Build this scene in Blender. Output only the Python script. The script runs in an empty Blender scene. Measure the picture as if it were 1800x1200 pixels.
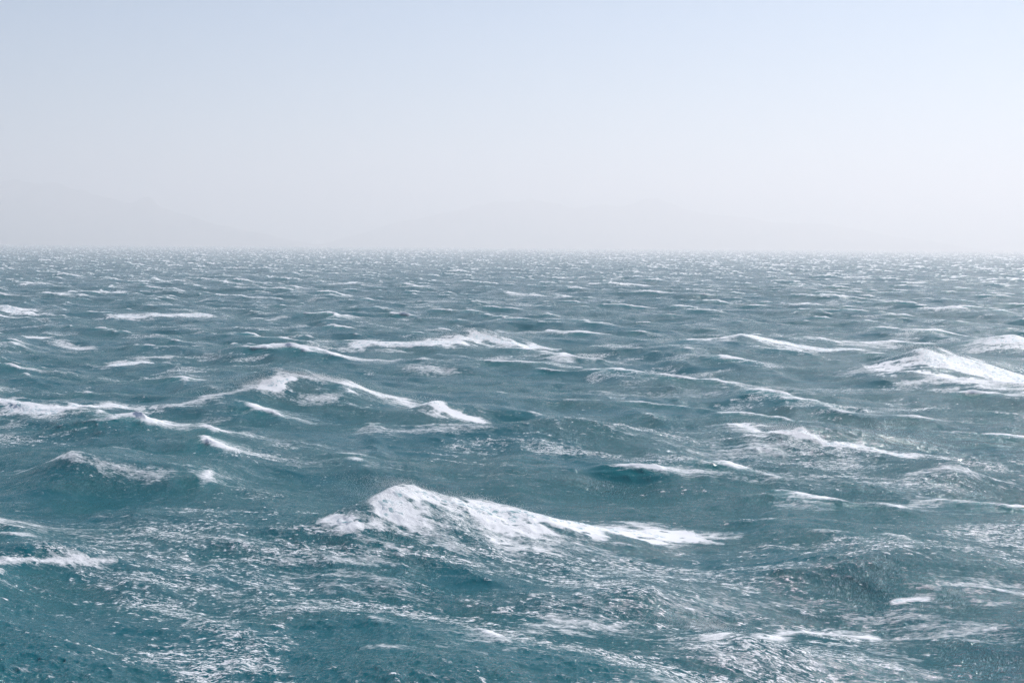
import bpy, math, random
import numpy as np

# ------------------------------------------------------------------ camera
C = bpy.context.scene.collection
SC = bpy.context.scene
CAM_H = 20.0
F_MM = 49.4                       # 36 mm sensor
cam_d = bpy.data.cameras.new("camera")
cam = bpy.data.objects.new("camera", cam_d); C.objects.link(cam)
cam_d.sensor_width = 36.0; cam_d.lens = F_MM
cam_d.clip_start = 0.5; cam_d.clip_end = 120000.0
cam.location = (0.0, 0.0, CAM_H)
PITCH = math.radians(-3.90); ROLL = math.radians(0.41)
from mathutils import Matrix
cam.matrix_world = (Matrix.Translation((0, 0, CAM_H)) @ Matrix.Rotation(math.radians(90) + PITCH, 4, 'X')
                    @ Matrix.Rotation(ROLL, 4, 'Z'))
SC.camera = cam

# ------------------------------------------------------------------ light
SUN_AZ = 35.0        # degrees to the right of straight ahead (+Y)
SUN_EL = 41.0
w = bpy.data.worlds.new("World"); SC.world = w; w.use_nodes = True
nt = w.node_tree; nt.nodes.clear()
sky = nt.nodes.new("ShaderNodeTexSky"); sky.sky_type = 'NISHITA'; sky.sun_disc = False
sky.sun_elevation = math.radians(SUN_EL); sky.sun_rotation = math.radians(SUN_AZ)
sky.altitude = 0; sky.air_density = 1.0; sky.dust_density = 0.4; sky.ozone_density = 2.5
bg = nt.nodes.new("ShaderNodeBackground"); bg.inputs[1].default_value = 0.080
wo = nt.nodes.new("ShaderNodeOutputWorld")
tint = nt.nodes.new("ShaderNodeMix"); tint.data_type = 'RGBA'; tint.blend_type = 'MULTIPLY'; tint.inputs[0].default_value = 1.0
tint.inputs[7].default_value = (0.66, 0.94, 1.15, 1)      # the photograph's cool white balance
nt.links.new(sky.outputs[0], tint.inputs[6]); nt.links.new(tint.outputs[2], bg.inputs[0]); nt.links.new(bg.outputs[0], wo.inputs[0])
sun_d = bpy.data.lights.new("sun", 'SUN'); sun_d.energy = 5.0; sun_d.angle = math.radians(0.53)
sun_d.color = (1.0, 0.965, 0.94)
sun = bpy.data.objects.new("sun", sun_d); C.objects.link(sun)
az, el = math.radians(SUN_AZ), math.radians(SUN_EL)
from mathutils import Vector
sdir = Vector((math.sin(az) * math.cos(el), math.cos(az) * math.cos(el), math.sin(el)))
sun.rotation_euler = sdir.to_track_quat('Z', 'Y').to_euler()
sun.location = sdir * 300
SC.view_settings.view_transform = 'Standard'; SC.view_settings.look = 'None'
SC.view_settings.gamma = 1.0; SC.view_settings.use_curve_mapping = False
SC.view_settings.exposure = -0.07
SC.cycles.use_denoising = True; SC.cycles.denoising_prefilter = 'NONE'
SC.cycles.max_bounces = 5; SC.cycles.volume_bounces = 3
SC.cycles.sample_clamp_indirect = 3.0

# ------------------------------------------------------------------ ocean maths
WDIR = np.array([-0.76, -0.65]); WDIR = WDIR / np.linalg.norm(WDIR)      # the way the waves travel
WIND = np.array([-0.90, 0.36]); WIND = WIND / np.linalg.norm(WIND)      # the way the wind blows the foam
G = 9.81

def spectrum(L, N, lam_p, lo, hi, spread, seed, slope_rms=None, hs=None, wdir=WDIR, tail=4.0):
    """random sea on a periodic tile: returns complex height spectrum and kx, ky"""
    rng = np.random.RandomState(seed)
    k1 = 2 * np.pi * np.fft.fftfreq(N, L / N)
    kx, ky = np.meshgrid(k1, k1, indexing='ij')
    k = np.hypot(kx, ky); k[0, 0] = 1e-9
    kp = 2 * np.pi / lam_p
    S = np.where(k > 0, np.exp(-1.25 * (kp / k) ** 2) / k ** tail, 0)
    c = (kx * wdir[0] + ky * wdir[1]) / k
    sp = spread * np.minimum(1, (kp / k) ** 0.35)
    D = np.where(c > 0, np.abs(c) ** (2 * sp), 0.0) + 0.03 * np.abs(c)
    lam = 2 * np.pi / k
    band = 1 / (1 + (lo / lam) ** 8) / (1 + (lam / hi) ** 8)
    A = np.sqrt(S * D * band)
    A[0, 0] = 0
    H = A * (rng.normal(size=(N, N)) + 1j * rng.normal(size=(N, N)))
    h = np.fft.ifft2(H).real
    if hs is not None: s = hs / 4 / h.std()
    else:
        gx = np.fft.ifft2(1j * kx * H).real; s = slope_rms / gx.std()
    return H * s, kx, ky, k

def fields(H, kx, ky, k):
    f = lambda X: np.fft.ifft2(X).real.astype(np.float32)
    return f(H), f(-1j * kx / k * H) * -1, f(-1j * ky / k * H) * -1

def cubic(t, fields_, L, x, y):
    """Catmull-Rom sampling of periodic tiles at x, y"""
    N = fields_[0].shape[0]
    u = (x / L * N); v = (y / L * N)
    iu = np.floor(u).astype(np.int64); iv = np.floor(v).astype(np.int64)
    fu = (u - iu).astype(np.float32); fv = (v - iv).astype(np.float32)
    def wts(f):
        return (-.5*f + f*f - .5*f**3, 1 - 2.5*f*f + 1.5*f**3, .5*f + 2*f*f - 1.5*f**3, -.5*f*f + .5*f**3)
    wu, wv = wts(fu), wts(fv)
    out = [np.zeros(x.shape, np.float32) for _ in fields_]
    for a in range(4):
        ia = ((iu + a - 1) % N) * N
        for b in range(4):
            idx = ia + (iv + b - 1) % N
            ww = wu[a] * wv[b]
            for o, F in zip(out, fields_):
                o += ww * F.ravel().take(idx)
    return out

def linear(F, L, x, y):
    N = F.shape[0]
    u = x / L * N; v = y / L * N
    iu = np.floor(u).astype(np.int64); iv = np.floor(v).astype(np.int64)
    fu = (u - iu).astype(np.float32); fv = (v - iv).astype(np.float32)
    r = F.ravel(); i0 = (iu % N) * N; i1 = ((iu + 1) % N) * N; j0 = iv % N; j1 = (iv + 1) % N
    return ((r.take(i0 + j0) * (1 - fv) + r.take(i0 + j1) * fv) * (1 - fu)
            + (r.take(i1 + j0) * (1 - fv) + r.take(i1 + j1) * fv) * fu)

def sstep(a, b, x):
    t = np.clip((x - a) / (b - a), 0, 1); return t * t * (3 - 2 * t)

# big ridges that stand where the photograph shows them:
# x, y, height, reach to the left (steep side), reach to the right (long back), reach towards the viewer,
# reach away, lean of the crest line
KEY_WAVES = [
    (-7.6, 97.0, 2.75, 2.5, 13.0, 6.0, 9.0, 0.25),
    (-30.0, 180.0, 4.1, 8.0, 13.0, 9.0, 14.0, 0.2),
    (66.0, 223.0, 4.4, 8.0, 16.0, 12.0, 20.0, 0.3),
    (37.0, 118.0, 2.3, 5.0, 5.0, 4.5, 8.0, 0.0),
    (-37.5, 119.0, 2.3, 5.0, 7.0, 5.5, 9.0, 0.0),
    (-8.0, 282.0, 3.4, 12.0, 9.0, 12.0, 18.0, 0.2),
    (46.0, 276.0, 3.4, 9.0, 11.0, 12.0, 18.0, 0.2),
    (6.0, 147.0, 1.7, 16.0, 15.0, 4.5, 8.0, 0.0),
    (12.0, 69.5, 1.3, 4.0, 5.0, 2.6, 5.0, 0.0),
    (-28.5, 86.5, 1.2, 5.0, 5.0, 2.2, 4.0, 0.0),
    (96.0, 266.0, 3.4, 12.0, 12.0, 9.0, 16.0, 0.2),
    (-9.0, 166.0, 1.7, 3.5, 7.0, 4.0, 6.0, 0.2),
    (30.0, 143.0, 1.6, 5.0, 9.0, 3.5, 6.0, 0.6),
    (-11.0, 93.0, 1.5, 6.0, 6.0, 3.0, 5.0, 0.3),
    (8.0, 79.0, 1.3, 4.5, 5.0, 3.0, 5.0, 0.0),
    (-4.0, 60.0, 1.2, 6.0, 6.0, 3.0, 5.0, 0.1),
    (22.0, 84.0, 1.2, 7.0, 6.0, 3.0, 5.0, 0.2),
    (30.0, 70.0, 1.2, 4.0, 6.0, 3.0, 5.0, 0.3),
    (34.0, 92.0, 0.9, 12.0, 9.0, 8.0, 9.0, 0.1),
]
# foam lying where the photograph shows it: (x, y) ... polyline, half width, strength
# stretches where no crest is breaking at this moment: x, y, radius
QUIET = [(-24.5, 68.0, 8.0), (3.0, 62.5, 7.0), (26.0, 80.5, 8.0), (-12.0, 67.0, 6.0)]
FOAM = [
    ([(-8.4, 92.4), (-8.1, 93.6), (-7.3, 94.6), (-6.0, 95.2), (-4.2, 95.0), (-1.9, 95.4), (0.9, 95.1), (4.0, 95.9), (7.8, 98.6), (10.0, 96.7)], 0.80, 1.10, 1),
    ([(-7.9, 92.4), (-5.9, 91.4), (-3.6, 89.8), (-0.6, 88.8)], 1.30, 0.36, 0),
    ([(-3.7, 93.2), (0.1, 92.7), (4.6, 91.5)], 1.40, 0.42, 0),
    ([(9.2, 96.9), (12.4, 96.9), (15.8, 95.9)], 0.50, 0.65, 0),
    ([(3.2, 94.4), (6.4, 96.1), (11.1, 96.5)], 0.60, 1.00, 1),
    ([(9.8, 95.4), (13.1, 96.0)], 0.50, 0.60, 0),
    ([(-11.9, 91.9), (-10.5, 90.4)], 0.33, 1.00, 2),
    ([(-14.1, 86.8), (-11.6, 86.4), (-9.0, 85.5)], 0.80, 0.42, 0),
    ([(-30.9, 84.1), (-29.1, 84.6), (-26.9, 85.4), (-24.7, 85.8)], 0.30, 1.00, 3),
    ([(-9.9, 81.4), (-7.2, 80.8)], 1.20, 0.38, 0),
    ([(10.6, 70.9), (15.0, 75.4), (16.9, 75.7), (19.1, 74.8)], 0.30, 0.85, 4),
    ([(11.9, 68.1), (14.8, 68.4), (17.8, 68.3)], 2.20, 0.38, 0),
    ([(21.9, 78.5), (23.5, 78.4)], 0.40, 1.00, 5),
    ([(21.7, 77.3), (23.1, 74.4), (25.4, 73.3)], 1.00, 0.42, 0),
    ([(27.5, 79.3), (29.0, 78.2)], 1.00, 0.50, 0),
    ([(33.6, 117.4), (37.6, 116.3), (40.8, 117.2), (42.6, 116.9)], 0.45, 0.60, 26),
    ([(20.7, 105.1), (22.4, 104.8)], 0.70, 0.50, 0),
    ([(30.5, 106.1), (32.5, 107.8)], 0.80, 0.65, 0),
    ([(9.1, 78.4), (14.1, 79.4), (16.5, 79.8)], 1.40, 0.38, 0),
    ([(3.2, 75.8), (5.6, 75.0)], 1.10, 0.40, 0),
    ([(-1.3, 67.7), (1.3, 73.0)], 1.10, 0.40, 0),
    ([(25.9, 154.8), (27.6, 143.8), (31.5, 140.0), (35.8, 139.0), (38.6, 134.9)], 0.60, 1.00, 6),
    ([(24.5, 154.1), (28.7, 140.8)], 1.40, 0.38, 0),
    ([(22.3, 139.1), (25.0, 138.6)], 1.60, 0.45, 0),
    ([(-28.5, 177.8), (-24.5, 178.0), (-20.1, 177.2), (-14.5, 178.8), (-7.9, 164.2), (-4.3, 162.3)], 1.00, 0.72, 7),
    ([(-29.7, 174.4), (-33.0, 173.0), (-36.7, 170.7), (-41.2, 169.0)], 0.90, 0.70, 7),
    ([(-29.9, 174.4), (-27.6, 176.8)], 0.50, 1.05, 7),
    ([(-52.0, 166.0), (-46.5, 167.9)], 1.20, 1.00, 8),
    ([(-63.3, 172.8), (-59.3, 167.6), (-53.2, 161.7)], 1.10, 1.10, 9),
    ([(-24.1, 172.3), (-22.0, 172.6)], 1.00, 0.60, 0),
    ([(-10.8, 167.3), (-8.0, 164.2), (-4.5, 163.0)], 0.50, 0.90, 10),
    ([(-15.6, 147.7), (-4.7, 146.2)], 1.10, 0.50, 0),
    ([(-43.4, 152.7), (-26.7, 164.7)], 0.90, 0.35, 0),
    ([(-42.9, 122.3), (-41.0, 122.8), (-37.0, 117.8), (-32.6, 117.7), (-29.3, 116.3)], 0.45, 0.62, 27),
    ([(-67.5, 237.5), (-62.1, 237.1)], 1.80, 0.95, 11),
    ([(-66.5, 252.1), (-62.2, 255.7)], 1.50, 0.70, 11),
    ([(-30.0, 274.0), (-26.8, 274.6), (-19.8, 271.0), (-12.0, 270.4)], 1.80, 1.00, 12),
    ([(-11.2, 272.8), (-7.9, 276.2), (-4.5, 277.6), (-0.1, 272.2), (4.5, 276.5)], 1.80, 1.00, 12),
    ([(-16.5, 337.5), (12.5, 308.5)], 2.50, 0.50, 0),
    ([(-108.6, 388.8), (-96.4, 383.9), (-85.4, 383.0)], 2.50, 1.00, 13),
    ([(-175.9, 564.1), (-162.8, 574.1)], 3.00, 0.90, 14),
    ([(-153.3, 420.4), (-132.9, 386.1)], 3.00, 1.00, 15),
    ([(-104.8, 526.8), (-76.3, 495.2)], 2.20, 0.50, 0),
    ([(-65.6, 384.9), (-65.1, 384.9)], 2.20, 0.70, 16),
    ([(41.3, 275.2), (48.0, 275.5), (53.6, 274.8), (59.6, 271.8), (66.2, 272.0)], 2.40, 0.95, 17),
    ([(64.5, 289.9), (76.0, 283.9)], 2.50, 0.65, 18),
    ([(64.8, 215.9), (70.0, 215.3), (73.9, 211.3), (75.4, 206.1)], 3.20, 1.15, 19),
    ([(61.9, 205.4), (72.0, 196.7)], 2.20, 0.60, 0),
    ([(53.3, 218.5), (59.6, 215.6)], 2.00, 0.50, 0),
    ([(90.5, 264.0), (95.6, 261.9)], 2.60, 1.00, 20),
    ([(103.2, 491.0), (103.7, 491.0)], 3.50, 0.90, 21),
    ([(6.3, 258.7), (10.0, 245.8)], 1.60, 0.70, 0),
    ([(-15.7, 228.5), (-10.0, 224.1)], 1.60, 0.60, 0),
    ([(12.7, 195.3), (27.1, 189.6)], 2.20, 0.38, 0),
    ([(-93.6, 288.0), (-84.5, 279.6)], 1.30, 0.75, 0),
    ([(-101.2, 293.4), (-98.2, 293.7)], 1.20, 0.95, 22),
    ([(41.9, 738.4), (60.0, 708.9)], 3.50, 0.85, 28),
    ([(-0.3, 573.3), (21.1, 528.6)], 2.50, 0.80, 29),
    ([(-88.6, 703.3), (-78.9, 708.9)], 3.00, 0.90, 23),
    ([(-224.2, 655.1), (-219.5, 664.2)], 3.00, 1.00, 24),
    ([(135.1, 450.9), (142.5, 445.7)], 3.00, 0.80, 25),
    ([(167.6, 2444.2), (192.3, 2276.7)], 9.00, 0.70, 0),
]
def key_height(x, y):
    z = np.zeros(x.shape, np.float32); env = np.zeros(x.shape, np.float32)
    for (x0, y0, h, rl, rr_, rf, rb_, lean) in KEY_WAVES:
        m = np.flatnonzero((np.abs(x - x0) < 3 * (rl + rr_)) & (np.abs(y - y0) < 3.2 * (rf + rb_)))
        if not len(m): continue
        v = (y[m] - y0).astype(np.float32)
        u = (x[m] - x0).astype(np.float32) - lean * v + 0.6 * np.sin(v * 0.6 + x0)
        p = np.where(u < 0, np.exp(-(np.abs(u / rl) ** 2 + 0.01) ** 0.62 + 0.057), np.exp(-(np.abs(u / rr_) ** 2 + 0.01) ** 0.58 + 0.069))
        q = np.where(v < 0, np.exp(-np.abs(v / rf) ** 1.7), np.exp(-np.abs(v / rb_) ** 1.7))
        z[m] += h * p * q
        env[m] = np.maximum(env[m], np.sqrt(p * q) * min(1, 0.4 + h / 3.0))
    return z, env

LA, NA = 760.0, 2048
LB, NB = 97.0, 1024
CHOP = 1.08

def o_patch(kx, ky, k):
    rng = np.random.RandomState(77)
    X = np.fft.fft2(rng.normal(size=k.shape)) * np.exp(-(k * 2.2) ** 2) / (0.1 + k)
    v = np.fft.ifft2(X).real; v = (v - v.mean()) / v.std()
    return sstep(-0.9, 1.5, v).astype(np.float32)

def ocean(x, y, dx):
    """x, y rest positions (float64), dx = mesh spacing there; returns position, foam, aeration, lost slope"""
    H, kx, ky, k = spectrum(LA, NA, 40.0, 1.8, 200.0, 3.0, 11, hs=2.6, tail=4.4)
    h, Dx, Dy = fields(H, kx, ky, k)
    f = lambda X: np.fft.ifft2(X).real.astype(np.float32)
    lowp = np.exp(-(k * 0.35) ** 2)
    jxx = f(-kx * kx / k * H * lowp); jyy = f(-ky * ky / k * H * lowp); jxy = f(-kx * ky / k * H * lowp)
    c = CHOP
    J = (1 + c * jxx) * (1 + c * jyy) - (c * jxy) ** 2
    q0, q1 = np.percentile(J[::4, ::4], (8.0, 0.8))
    print('J', q0, q1)
    br = np.clip((q0 - J) / (q0 - q1), 0, 1.2)
    # foam left behind on the windward side of each breaking crest
    B = np.fft.fft2(br)
    kw = kx * WIND[0] + ky * WIND[1]; kc = kx * WIND[1] - ky * WIND[0]
    tr = f(B / (1 - 1j * kw * 6.0) * np.exp(-(kc * 0.25) ** 2))
    tr2 = f(B / (1 - 1j * kw * 18.0) * np.exp(-(kc * 0.5) ** 2))
    wide = f(B * np.exp(-(k * 1.2) ** 2))
    lay = [h, Dx, Dy]
    o = cubic(0, lay, LA, x, y)
    kz, env = key_height(x, y)
    calm = np.ones_like(kz)
    for qx, qy, qr in QUIET:
        calm = calm * (1 - 0.9 * np.exp(-(((x - qx) ** 2 + (y - qy) ** 2) / qr ** 2) ** 2)).astype(np.float32)
    amp = (1 - 0.7 * env) * (0.5 + 0.5 * calm)
    z = o[0] * amp + kz; px = x + c * o[1] * amp; py = y + c * o[2] * amp
    base = (1 - 0.85 * env) * calm
    foam = base * (1.0 * linear(br, LA, x, y) + 1.6 * linear(tr, LA, x, y) + 1.6 * linear(tr2, LA, x, y))
    aer_glow = np.clip(linear(wide, LA, x, y) * 1.3, 0, 0.8) * base  # crest lightening: bubbly water plus backlit glow put into the colour
    # short wind waves, in bands that the mesh can carry
    lost = np.zeros_like(z)
    gust = 0.75 + 0.5 * sstep(-1, 1, linear(h / h.std(), LA, y * 0.37 + 40, x * 0.31 + 90))
    rise = 0.8 + 0.35 * np.clip(z / 1.2, -1, 1)
    glint_fleck = np.zeros_like(z)  # ripple-crest flecks, standing for sun glints as well as foam
    ob_noise = np.clip(h / h.std(), -2, 2)
    patch = linear(o_patch(kx, ky, k), LA, x, y)
    gust = gust * (0.75 + 0.5 * patch)
    for lo, hi, sl, sd, rot in ((0.65, 2.2, 0.10, 5, 0.15), (0.25, 0.7, 0.13, 6, -0.4)):
        cr, sr = math.cos(rot), math.sin(rot)
        wd = np.array([WDIR[0] * cr + WDIR[1] * sr, -WDIR[0] * sr + WDIR[1] * cr])
        Hb, bx, by, bk = spectrum(LB, NB, hi * 2, lo, hi, 1.0, sd, slope_rms=sl, wdir=wd, tail=3.6)
        fb = fields(Hb, bx, by, bk)
        lf = lambda X: np.fft.ifft2(X).real.astype(np.float32)
        Jb = 1 + lf(-(bx * bx + by * by) / bk * Hb)
        e0, e1 = np.percentile(Jb[::3, ::3], (16, 3))
        Fb = np.clip((e0 - Jb) / (e0 - e1), 0, 1.3)
        xr = x * cr + y * sr; yr = -x * sr + y * cr
        # waves shorter than about three mesh steps cannot be drawn: fade them, remember their slope
        a = sstep(0.9, 0.35, dx / lo) * gust * rise
        ob = cubic(0, fb, LB, xr, yr)
        z = z + a * ob[0]
        ddx, ddy = ob[1] * cr - ob[2] * sr, ob[1] * sr + ob[2] * cr
        px = px + 0.6 * a * ddx; py = py + 0.6 * a * ddy
        glint_fleck += linear(Fb, LB, xr, yr) * sstep(1.3, 0.5, dx / lo)
        lost += (1 - sstep(0.9, 0.35, dx / lo)) * sl
    wob = linear(ob_noise, LA, px * 5.3, py * 7.9)
    heads = []
    for pts, hw, st, head in FOAM:
        P_ = np.array(pts, float)
        bb = (px > P_[:, 0].min() - 3 * hw) & (px < P_[:, 0].max() + 3 * hw) & (py > P_[:, 1].min() - 3 * hw) & (py < P_[:, 1].max() + 3 * hw)
        m = np.flatnonzero(bb); dd = np.full(len(m), 1e9)
        for a_, b_ in zip(P_[:-1], P_[1:]):
            e = b_ - a_; L2 = max(1e-9, (e ** 2).sum())
            t = np.clip(((px[m] - a_[0]) * e[0] + (py[m] - a_[1]) * e[1]) / L2, 0, 1)
            dd = np.minimum(dd, np.hypot(px[m] - a_[0] - t * e[0], py[m] - a_[1] - t * e[1]))
        rag = 1 + 0.5 * (linear(Fb, LB, px[m] * 0.31, py[m] * 0.5) * 2 - 0.8) + 0.35 * wob[m]
        dd = dd * np.clip(rag, 0.35, 3)
        heads.append((head, m, (st * np.exp(-(dd / hw) ** 2)).astype(np.float32)))
        foam[m] += st * np.exp(-(dd / hw) ** 2) + 0.26 * st * np.exp(-dd / (2.2 * hw))
    return px, py, z, foam, aer_glow, lost, glint_fleck, patch, heads

# ------------------------------------------------------------------ grid (rings around the viewing headland)
def axis():
    half = math.radians(22.0)
    n = 1300
    mid = np.linspace(-half, half, n)
    st = mid[1] - mid[0]
    out = []; a = half; s = st
    while a < math.radians(62):
        s *= 1.05; a += min(s, math.radians(1.2)); out.append(a)
    out = np.array(out)
    return np.concatenate([-out[::-1], mid, out])

def rings():
    d = [34.0]
    while d[-1] < 23000:
        d.append(d[-1] + max(0.09, d[-1] * (0.0015 if d[-1] < 160 else 0.0022 if d[-1] < 700 else 0.0035)))
    return np.array(d)

def build_ocean_arrays(th=None, rr=None):
    th = axis() if th is None else th
    rr = rings() if rr is None else rr
    T, R = np.meshgrid(th, rr)
    x = (R * np.sin(T)).ravel(); y = (R * np.cos(T)).ravel()
    dR = np.gradient(rr); dT = np.gradient(th)
    DX = np.maximum(np.broadcast_to(dR[:, None], T.shape), R * dT[None, :] * 1.0).ravel().astype(np.float32)
    px, py, z, foam, aer_glow, lost, glint_fleck, patch, heads = ocean(x, y, DX)
    return th, rr, px, py, z, foam, aer_glow, lost, glint_fleck, patch, heads

if "bpy_only_math" not in globals():
    th, rr, px, py, z, foam, aer_glow, lost, glint_fleck, patch, heads = build_ocean_arrays()
    nt_, nr_ = len(th), len(rr)
    print("ocean verts", nt_ * nr_)
    def grid_mesh(name, P, nc, nr, attrs):
        me = bpy.data.meshes.new(name)
        nv = nc * nr
        me.vertices.add(nv); me.vertices.foreach_set("co", P.astype(np.float32).ravel())
        i = (np.arange(nr - 1)[:, None] * nc + np.arange(nc - 1)[None, :]).ravel()
        q = np.stack([i, i + 1, i + 1 + nc, i + nc], 1).astype(np.int32)
        nf = len(q)
        me.loops.add(nf * 4); me.loops.foreach_set("vertex_index", q.ravel())
        me.polygons.add(nf); me.polygons.foreach_set("loop_start", np.arange(0, nf * 4, 4, dtype=np.int32))
        me.update(calc_edges=True)
        me.shade_smooth()
        for an, av in attrs.items():
            a = me.attributes.new(an, 'FLOAT', 'POINT'); a.data.foreach_set("value", av.astype(np.float32).ravel())
        return me

    # -------------------------------------------------------------- materials
    class NB_:
        def __init__(s, name):
            s.m = bpy.data.materials.new(name); s.m.use_nodes = True; s.t = s.m.node_tree; s.t.nodes.clear()
        def n(s, typ, **kw):
            o = s.t.nodes.new(typ)
            for k, v in kw.items():
                if k.startswith('i_'):
                    key = k[2:]; key = int(key) if key.isdigit() else key
                    if isinstance(v, bpy.types.NodeSocket): s.t.links.new(v, o.inputs[key])
                    else: o.inputs[key].default_value = v
                else: setattr(o, k, v)
            return o
        def math(s, op, a, b=None, clamp=False):
            o = s.t.nodes.new("ShaderNodeMath"); o.operation = op; o.use_clamp = clamp
            for i, v in enumerate((a, b)):
                if v is None: continue
                if isinstance(v, bpy.types.NodeSocket): s.t.links.new(v, o.inputs[i])
                else: o.inputs[i].default_value = v
            return o.outputs[0]
        def link(s, a, b): s.t.links.new(a, b)
        def ramp(s, v, a, b, c=0.0, d=1.0):
            o = s.n("ShaderNodeMapRange", interpolation_type='SMOOTHSTEP', i_0=v, i_1=a, i_2=b, i_3=c, i_4=d)
            return o.outputs[0]

    def toward_up(B_, nrm, k):
        # light scattered back out of water or foam hardly depends on how the skin is tilted
        a1 = B_.n("ShaderNodeMix", data_type='VECTOR', i_0=k, i_4=nrm, i_5=(0, 0, 1))
        return B_.n("ShaderNodeVectorMath", operation='NORMALIZE', i_0=a1.outputs[1]).outputs[0]
    W = NB_("sea_water")
    geo = W.n("ShaderNodeNewGeometry")
    wa = math.atan2(WIND[1], WIND[0])
    # coordinates turned so that X runs along the wind
    mp = W.n("ShaderNodeMapping", i_Vector=geo.outputs['Position'], i_Rotation=(0, 0, -wa))
    def att(nm): return W.n("ShaderNodeAttribute", attribute_name=nm).outputs['Fac']
    aF, aA, aL = att("foam"), att("aeration_glow"), att("lost_slope")
    aK, aP = att("glint_fleck"), att("patch")
    def noise(scale3, sc, det, rough=0.55, dist=0.0, src=None):
        m2 = W.n("ShaderNodeMapping", i_Vector=src or mp.outputs[0], i_Scale=scale3)
        return W.n("ShaderNodeTexNoise", i_Vector=m2.outputs[0], i_Scale=sc, i_Detail=det, i_Roughness=rough, i_Distortion=dist).outputs[0]
    n_streak = noise((0.16, 1.0, 0.6), 1.6, 6, 0.65, 0.5)
    n_lace = noise((0.55, 1.0, 1.0), 3.2, 7, 0.7, 1.2)
    n_big = noise((0.3, 1.0, 1.0), 0.22, 4, 0.6)
    # foam coverage, with sun glitter painted in as white: the mask decides how much of the noise turns white
    comb = W.math('ADD', W.math('MULTIPLY', n_streak, 0.5), W.math('MULTIPLY', n_lace, 0.5))
    cover = W.math('ADD', aF, W.math('MULTIPLY', W.math('SUBTRACT', comb, 0.5), 3.4))
    cover = W.math('ADD', cover, W.math('MULTIPLY', W.math('SUBTRACT', n_big, 0.5), 0.4))
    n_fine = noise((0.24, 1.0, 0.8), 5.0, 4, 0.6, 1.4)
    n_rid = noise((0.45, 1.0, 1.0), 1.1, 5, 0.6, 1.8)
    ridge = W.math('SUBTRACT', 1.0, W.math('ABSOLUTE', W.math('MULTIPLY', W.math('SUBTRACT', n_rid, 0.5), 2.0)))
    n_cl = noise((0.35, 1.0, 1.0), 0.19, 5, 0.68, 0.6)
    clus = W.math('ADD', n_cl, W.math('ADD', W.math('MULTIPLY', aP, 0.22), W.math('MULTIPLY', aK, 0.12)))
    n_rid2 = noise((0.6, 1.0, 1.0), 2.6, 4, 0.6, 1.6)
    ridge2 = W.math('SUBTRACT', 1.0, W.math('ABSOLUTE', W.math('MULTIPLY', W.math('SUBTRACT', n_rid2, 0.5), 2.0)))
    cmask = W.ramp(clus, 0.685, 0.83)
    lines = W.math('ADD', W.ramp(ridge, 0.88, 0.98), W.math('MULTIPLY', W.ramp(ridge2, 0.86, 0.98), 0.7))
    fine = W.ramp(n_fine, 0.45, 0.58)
    glint_flk = W.math('MULTIPLY', W.math('MULTIPLY', lines, cmask), W.math('MULTIPLY', fine, 1.3), clamp=True)  # sun glints painted as white lacy flecks along with foam flecks
    n_far_glitter = noise((0.3, 1.0, 1.0), 0.09, 6, 0.72, 0.8)  # distant sun glitter painted as pale streaks in the foam cover
    cover = W.math('ADD', cover, W.ramp(n_far_glitter, 0.55, 0.72, 0.0, 0.32))
    cover = W.math('ADD', cover, W.math('MULTIPLY', W.math('SUBTRACT', n_fine, 0.5), 1.6))
    foam_glint_fac = W.math('MAXIMUM', W.ramp(cover, 0.25, 1.38), glint_flk)
    # water
    n_gst = noise((0.35, 1.0, 1.0), 0.11, 5, 0.65, 0.6)
    n1 = noise((1.5, 0.8, 1.0), 3.5, 3, 0.6, 0.8)
    n2 = noise((1.3, 0.8, 1.0), 10.0, 3, 0.6, 0.6)
    bh = W.math('ADD', W.math('MULTIPLY', n1, W.ramp(n_gst, 0.38, 0.62, 0.05, 0.30)), W.math('MULTIPLY', n2, 0.03))
    bump = W.n("ShaderNodeBump", i_Strength=1.0, i_Distance=1.0, i_Height=bh)
    mixc = W.n("ShaderNodeMix", data_type='RGBA', i_0=aA, i_6=(0.0002, 0.108, 0.134, 1), i_7=(0.012, 0.23, 0.235, 1))  # light through thin crests painted as turquoise, together with aerated water
    rgh = W.math('ADD', W.math('MULTIPLY', aL, 0.25), 0.10, clamp=True)
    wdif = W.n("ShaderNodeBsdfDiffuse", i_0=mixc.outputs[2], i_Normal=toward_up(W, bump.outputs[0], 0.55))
    wgl = W.n("ShaderNodeBsdfGlossy", i_0=(1, 1, 1, 1), i_Roughness=rgh, i_Normal=bump.outputs[0])
    fr = W.n("ShaderNodeFresnel", i_IOR=1.333, i_Normal=bump.outputs[0])
    wat = W.n("ShaderNodeMixShader", i_0=W.math('MULTIPLY', fr.outputs[0], 0.66), i_1=wdif.outputs[0], i_2=wgl.outputs[0])
    fbh = W.math('ADD', W.math('MULTIPLY', n_lace, 0.06), W.math('MULTIPLY', foam_glint_fac, 0.03))
    fb = W.n("ShaderNodeBump", i_Strength=1.0, i_Distance=1.0, i_Height=fbh)
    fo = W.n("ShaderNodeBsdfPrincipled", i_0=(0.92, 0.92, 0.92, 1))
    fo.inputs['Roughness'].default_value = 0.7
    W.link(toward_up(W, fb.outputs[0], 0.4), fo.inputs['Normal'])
    mx = W.n("ShaderNodeMixShader", i_0=foam_glint_fac, i_1=wat.outputs[0], i_2=fo.outputs[0])
    W.n("ShaderNodeOutputMaterial", i_0=mx.outputs[0])

    P = np.stack([px, py, z], 1)
    me = grid_mesh("water", P, nt_, nr_, {"foam": foam, "aeration_glow": aer_glow, "lost_slope": lost, "glint_fleck": glint_fleck, "patch": patch})
    me.materials.append(W.m)
    water = bpy.data.objects.new("water", me); C.objects.link(water); water["kind"] = "structure"

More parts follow.
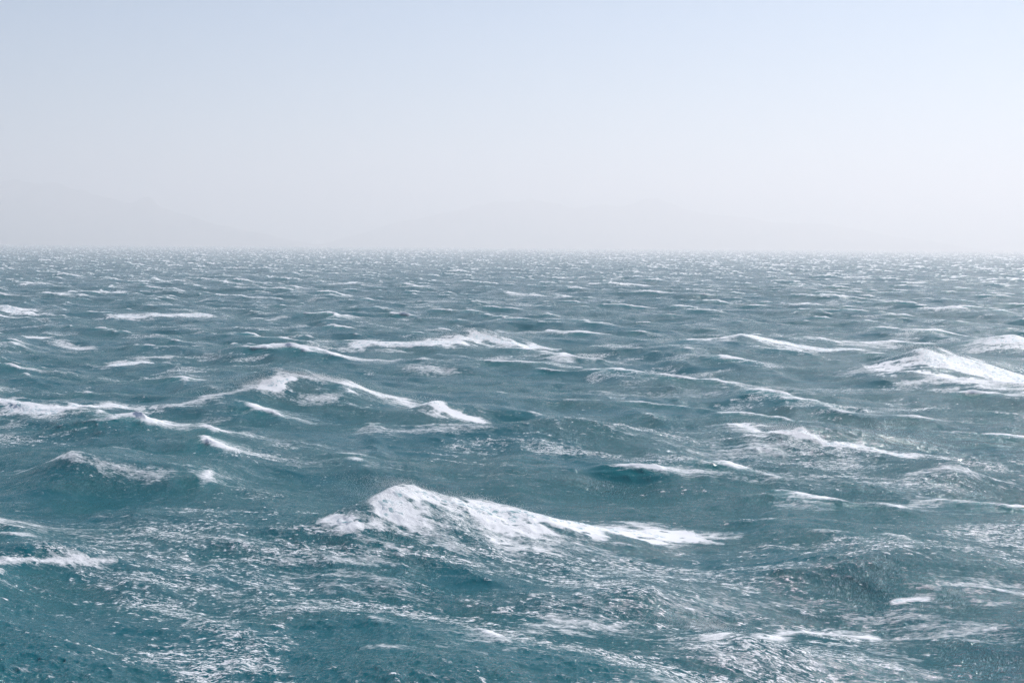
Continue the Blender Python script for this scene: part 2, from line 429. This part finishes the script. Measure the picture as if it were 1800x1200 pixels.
    # -------------------------------------------------------------- whitecaps: tumbling foam heads on the larger crests
    WC = NB_("whitecap_foam")
    cg = WC.n("ShaderNodeNewGeometry")
    cm1 = WC.n("ShaderNodeMapping", i_Vector=cg.outputs['Position'], i_Rotation=(0, 0, -wa))
    cm2 = WC.n("ShaderNodeMapping", i_Vector=cm1.outputs[0], i_Scale=(0.3, 1.0, 0.8))
    c1 = WC.n("ShaderNodeTexNoise", i_Vector=cm2.outputs[0], i_Scale=4.5, i_Detail=8, i_Roughness=0.72)
    cb = WC.n("ShaderNodeBump", i_Strength=1.0, i_Distance=1.0, i_Height=WC.math('MULTIPLY', c1.outputs[0], 0.06))
    cc = WC.n("ShaderNodeMix", data_type='RGBA', i_0=WC.ramp(c1.outputs[0], 0.36, 0.56), i_6=(0.14, 0.36, 0.40, 1), i_7=(0.93, 0.93, 0.93, 1))
    cp = WC.n("ShaderNodeBsdfPrincipled", i_0=cc.outputs[2], i_Normal=toward_up(WC, cb.outputs[0], 0.4))
    cp.inputs['Roughness'].default_value = 0.6
    WC.n("ShaderNodeOutputMaterial", i_0=cp.outputs[0])
    LABELS = {
        1: 'huge white breaking crest with a steep left end, nearest big wave at centre',
        2: 'small round foam puff just left of the huge central breaker',
        3: 'low thin foam line on a small crest at the near left edge',
        4: 'thin white curling crest nearest the camera at lower right',
        5: 'short white foam cap left of the glittering patch at the near right edge',
        6: 'long ragged foam ridge sloping down to the right, in the middle distance right of centre',
        7: 'peaked wave with foam running down both shoulders, left of centre',
        8: 'flat white foam streak at the left foot of the peaked wave',
        9: 'bright foam slope at the left edge, left of the flat foam streak',
        10: 'small foam crest at the right foot of the peaked wave',
        11: 'ragged foam patch behind and left of the peaked wave',
        12: 'wide double whitecap behind the peaked wave, slightly left of centre in the far middle distance',
        13: 'broad flat white foam sheet far out on the left',
        14: 'small foam cap far out above the broad flat foam sheet on the left',
        15: 'foam cap far out touching the left edge',
        16: 'pale foam streak between the broad flat sheet and the wide double whitecap',
        17: 'long whitecap with a gentle right slope, far middle distance right of centre',
        18: 'faint foam crest just right and behind the long far whitecap',
        19: 'large bright breaker sloping down to the right edge, with a hollow teal left face',
        20: 'foaming crest at the right edge behind the large bright right breaker',
        21: 'lone foam cap far out on the right, above the long far whitecap',
        22: 'tiny foam cap near the left edge, behind the ragged foam patch',
        23: 'tiny far foam cap left of centre near the horizon',
        24: 'tiny far foam cap at the left near the horizon',
        25: 'tiny far foam streak at the right near the horizon',
        26: 'turquoise humped crest with a thin foam rim at the right edge in the foreground',
        27: 'dark teal hump with a thin foam rim at the left edge',
        28: 'tiny far foam streak right of centre near the horizon',
        29: 'far narrow foam streak at centre, below the horizon streaks',
    }
    byid = {}
    for head, m, v in heads:
        if head: byid.setdefault(head, []).append((m, v))
    lumps = None
    Hn, hx, hy, hk = spectrum(LB, NB, 1.6, 0.3, 2.5, 0.3, 21, hs=4.0, tail=3.4)
    lump = np.fft.ifft2(Hn).real.astype(np.float32)
    for head in sorted(byid):
        val = np.zeros(len(px), np.float32)
        for m, v in byid[head]: val[m] = np.maximum(val[m], v)
        m = np.flatnonzero(val > 0.2)
        ln = linear(lump, LB, px[m] * 0.9, py[m] * 1.1)
        q = np.zeros(len(px), np.float32)
        q[m] = val[m] + 0.20 * np.clip(ln, -2, 2) - 0.10
        thick = sstep(0.76, 1.2, q)
        size = max(0.35, min(1.0, math.hypot(px[m].mean(), py[m].mean()) / 250))
        zz = np.full(len(px), -0.03, np.float32)
        zz[m] = -0.04 + thick[m] * (0.06 + 0.10 * size * (1 - np.abs(np.clip(ln, -1.4, 1.4)) / 1.4) + 0.05 * size)
        G2 = (q > 0.74).reshape(nr_, nt_)
        cell = G2[:-1, :-1] | G2[1:, :-1] | G2[:-1, 1:] | G2[1:, 1:]
        ci, cj = np.nonzero(cell)
        if len(ci) < 4: print('no whitecap', head); continue
        todo = set(zip(ci.tolist(), cj.tolist())); best = []
        while todo:                                   # keep the one connected head
            stack = [todo.pop()]; comp = []
            while stack:
                a_, b_ = stack.pop(); comp.append((a_, b_))
                for nb in ((a_ + 1, b_), (a_ - 1, b_), (a_, b_ + 1), (a_, b_ - 1)):
                    if nb in todo: todo.remove(nb); stack.append(nb)
            if len(comp) > len(best): best = comp
        ci = np.array([c_[0] for c_ in best]); cj = np.array([c_[1] for c_ in best])
        i0 = ci * nt_ + cj
        quad = np.stack([i0, i0 + 1, i0 + 1 + nt_, i0 + nt_], 1)
        uq, inv = np.unique(quad.ravel(), return_inverse=True)
        V = np.stack([px[uq], py[uq], z[uq] + zz[uq]], 1)
        ctr = np.array([V[:, 0].mean(), V[:, 1].mean(), V[:, 2].min()])
        wm = bpy.data.meshes.new("whitecap")
        wm.vertices.add(len(V)); wm.vertices.foreach_set("co", (V - ctr).astype(np.float32).ravel())
        wm.loops.add(len(inv)); wm.loops.foreach_set("vertex_index", inv.astype(np.int32))
        wm.polygons.add(len(quad)); wm.polygons.foreach_set("loop_start", np.arange(0, len(inv), 4, dtype=np.int32))
        wm.update(calc_edges=True); wm.shade_smooth(); wm.materials.append(WC.m)
        ob = bpy.data.objects.new("whitecap", wm); ob.location = ctr; C.objects.link(ob)
        ob["label"] = LABELS[head]; ob["category"] = "whitecap"; ob["group"] = "whitecaps breaking on the sea"

    # -------------------------------------------------------------- spray torn off the highest crests
    rng = np.random.RandomState(5)
    pts = []; szs = []
    for head, cnt in ((1, 11000), (4, 4000), (6, 3000), (7, 6000), (19, 4000), (12, 3000)):
        if head not in byid: continue
        mm = np.concatenate([m[v > 0.55] for m, v in byid[head]])
        if not len(mm): continue
        cz = z[mm]; wgt = np.clip(cz - np.percentile(cz, 35), 0.02, None) ** 1.5
        i = rng.choice(mm, cnt, p=wgt / wgt.sum())
        t = rng.exponential(0.8, cnt); g = rng.normal(size=(cnt, 3))
        X = px[i] + WIND[0] * t * 1.6 + g[:, 0] * 0.12; Y = py[i] + WIND[1] * t * 1.6 + g[:, 1] * 0.12
        Z = z[i] + 0.20 + np.abs(g[:, 2]) * 0.16 + 0.10 * t
        dd = math.hypot(px[i].mean(), py[i].mean())
        pts.append(np.stack([X, Y, Z], 1)); szs.append(rng.uniform(0.5, 1.0, cnt) * 0.00013 * dd)
    pts = np.concatenate(pts); print('spray', len(pts)); szs = np.concatenate(szs)
    tet = np.array([(1, 1, 1), (-1, -1, 1), (-1, 1, -1), (1, -1, -1)], float) * 0.8
    tf = np.array([(0, 1, 2), (0, 3, 1), (0, 2, 3), (1, 3, 2)])
    V = (pts[:, None, :] + tet[None] * szs[:, None, None]).reshape(-1, 3)
    Fi = (np.arange(len(pts))[:, None, None] * 4 + tf[None]).reshape(-1)
    sm = bpy.data.meshes.new("spray")
    sm.vertices.add(len(V)); sm.vertices.foreach_set("co", V.astype(np.float32).ravel())
    sm.loops.add(len(Fi)); sm.loops.foreach_set("vertex_index", Fi.astype(np.int32))
    sm.polygons.add(len(Fi) // 3); sm.polygons.foreach_set("loop_start", np.arange(0, len(Fi), 3, dtype=np.int32))
    sm.update(calc_edges=True)
    SP = NB_("spray_droplets")
    s1 = SP.n("ShaderNodeBsdfDiffuse", i_0=(0.9, 0.9, 0.9, 1)); s2 = SP.n("ShaderNodeBsdfTranslucent", i_0=(0.9, 0.9, 0.9, 1))
    s3 = SP.n("ShaderNodeMixShader", i_0=0.5, i_1=s1.outputs[0], i_2=s2.outputs[0])
    SP.n("ShaderNodeOutputMaterial", i_0=s3.outputs[0]); sm.materials.append(SP.m)
    so = bpy.data.objects.new("spray", sm); C.objects.link(so); so["kind"] = "stuff"

    # -------------------------------------------------------------- mountains beyond the bay
    RK = NB_("hazy_rock")
    g2 = RK.n("ShaderNodeNewGeometry")
    nz = RK.n("ShaderNodeTexNoise", i_Vector=g2.outputs['Position'], i_Scale=0.003, i_Detail=6)
    mc = RK.n("ShaderNodeMix", data_type='RGBA', i_0=nz.outputs[0], i_6=(0.10, 0.10, 0.09, 1), i_7=(0.20, 0.18, 0.16, 1))
    rb = RK.n("ShaderNodeBsdfPrincipled", i_0=mc.outputs[2]); rb.inputs['Roughness'].default_value = 0.9
    RK.n("ShaderNodeOutputMaterial", i_0=rb.outputs[0])
    FPX = F_MM / 36 * 1800
    def mountain(profile, D, depth, seed):
        rng = np.random.RandomState(seed)
        p = np.array(profile, float)
        X = (p[:, 0] - 900) / FPX * D; Z = p[:, 1] / FPX * D
        xs = np.linspace(X[0], X[-1], 420); zs = np.interp(xs, X, Z)
        for o in range(5):
            n = 14 * 2 ** o
            zs += zs / (Z.max()) * 30 * 0.55 ** o * np.interp(xs, np.linspace(xs[0], xs[-1], n), rng.normal(size=n))
        ny = 60; t = np.linspace(-1, 1, ny)
        XX, TT = np.meshgrid(xs, t)
        prof = np.clip(1 - np.abs(TT), 0, 1) ** 1.2
        rid = np.zeros_like(XX)
        for o in range(5):
            gx, gy = 30 * 2 ** o // 2, 6 * 2 ** o // 2 + 2
            gr = rng.normal(size=(gy, gx))
            ux = (XX - xs[0]) / (xs[-1] - xs[0]) * (gx - 1); uy = (TT + 1) / 2 * (gy - 1)
            i = np.clip(ux.astype(int), 0, gx - 2); j = np.clip(uy.astype(int), 0, gy - 2)
            a = ux - i; b = uy - j
            v = (gr[j, i] * (1 - a) + gr[j, i + 1] * a) * (1 - b) + (gr[j + 1, i] * (1 - a) + gr[j + 1, i + 1] * a) * b
            rid += 0.6 ** o * v
        ZZ = zs[None, :] * prof * (1 + 0.22 * rid * (np.abs(TT) > 0.02) * np.clip(np.abs(TT) * 4, 0, 1)) - 12
        YY = D + TT * depth
        me = grid_mesh("hills", np.stack([XX.ravel(), YY.ravel(), ZZ.ravel()], 1), len(xs), ny, {})
        me.materials.append(RK.m)
        o = bpy.data.objects.new("hills", me); C.objects.link(o); o["kind"] = "structure"
        return o
    mountain([(-260, 40), (-150, 75), (-60, 100), (0, 108), (35, 119), (60, 112), (100, 111), (135, 98), (150, 99), (185, 88), (205, 82),
              (230, 72), (262, 85), (285, 70), (320, 60), (380, 42), (450, 24), (560, 0)], 16500.0, 2600, 3)
    mountain([(560, 0), (700, 44), (780, 62), (850, 76), (905, 84), (932, 90), (975, 82), (1010, 74), (1040, 80), (1080, 76), (1120, 84),
              (1150, 86), (1185, 76), (1240, 62), (1330, 56), (1420, 48), (1520, 34), (1700, 0)], 18500.0, 2600, 4)

    # -------------------------------------------------------------- haze: salt-laden air
    Hz = NB_("haze")
    pv = Hz.n("ShaderNodeVolumePrincipled")
    pv.inputs['Color'].default_value = (1.0, 0.956, 0.945, 1)
    pv.inputs['Density'].default_value = 2.0e-4
    pv.inputs['Anisotropy'].default_value = 0.35
    ho = Hz.n("ShaderNodeOutputMaterial"); Hz.link(pv.outputs[0], ho.inputs['Volume'])
    import bmesh
    bm = bmesh.new(); bmesh.ops.create_cube(bm, size=1.0)
    x0, x1, y0, y1, z0, z1 = -30000, 30000, -3000, 25500, -14.0, 990.0
    for v in bm.verts:
        v.co = ((x0 if v.co.x < 0 else x1), (y0 if v.co.y < 0 else y1), (z0 if v.co.z < 0 else z1))
    hm = bpy.data.meshes.new("haze"); bm.to_mesh(hm); bm.free(); hm.materials.append(Hz.m)
    hz = bpy.data.objects.new("haze", hm); C.objects.link(hz); hz["kind"] = "stuff"
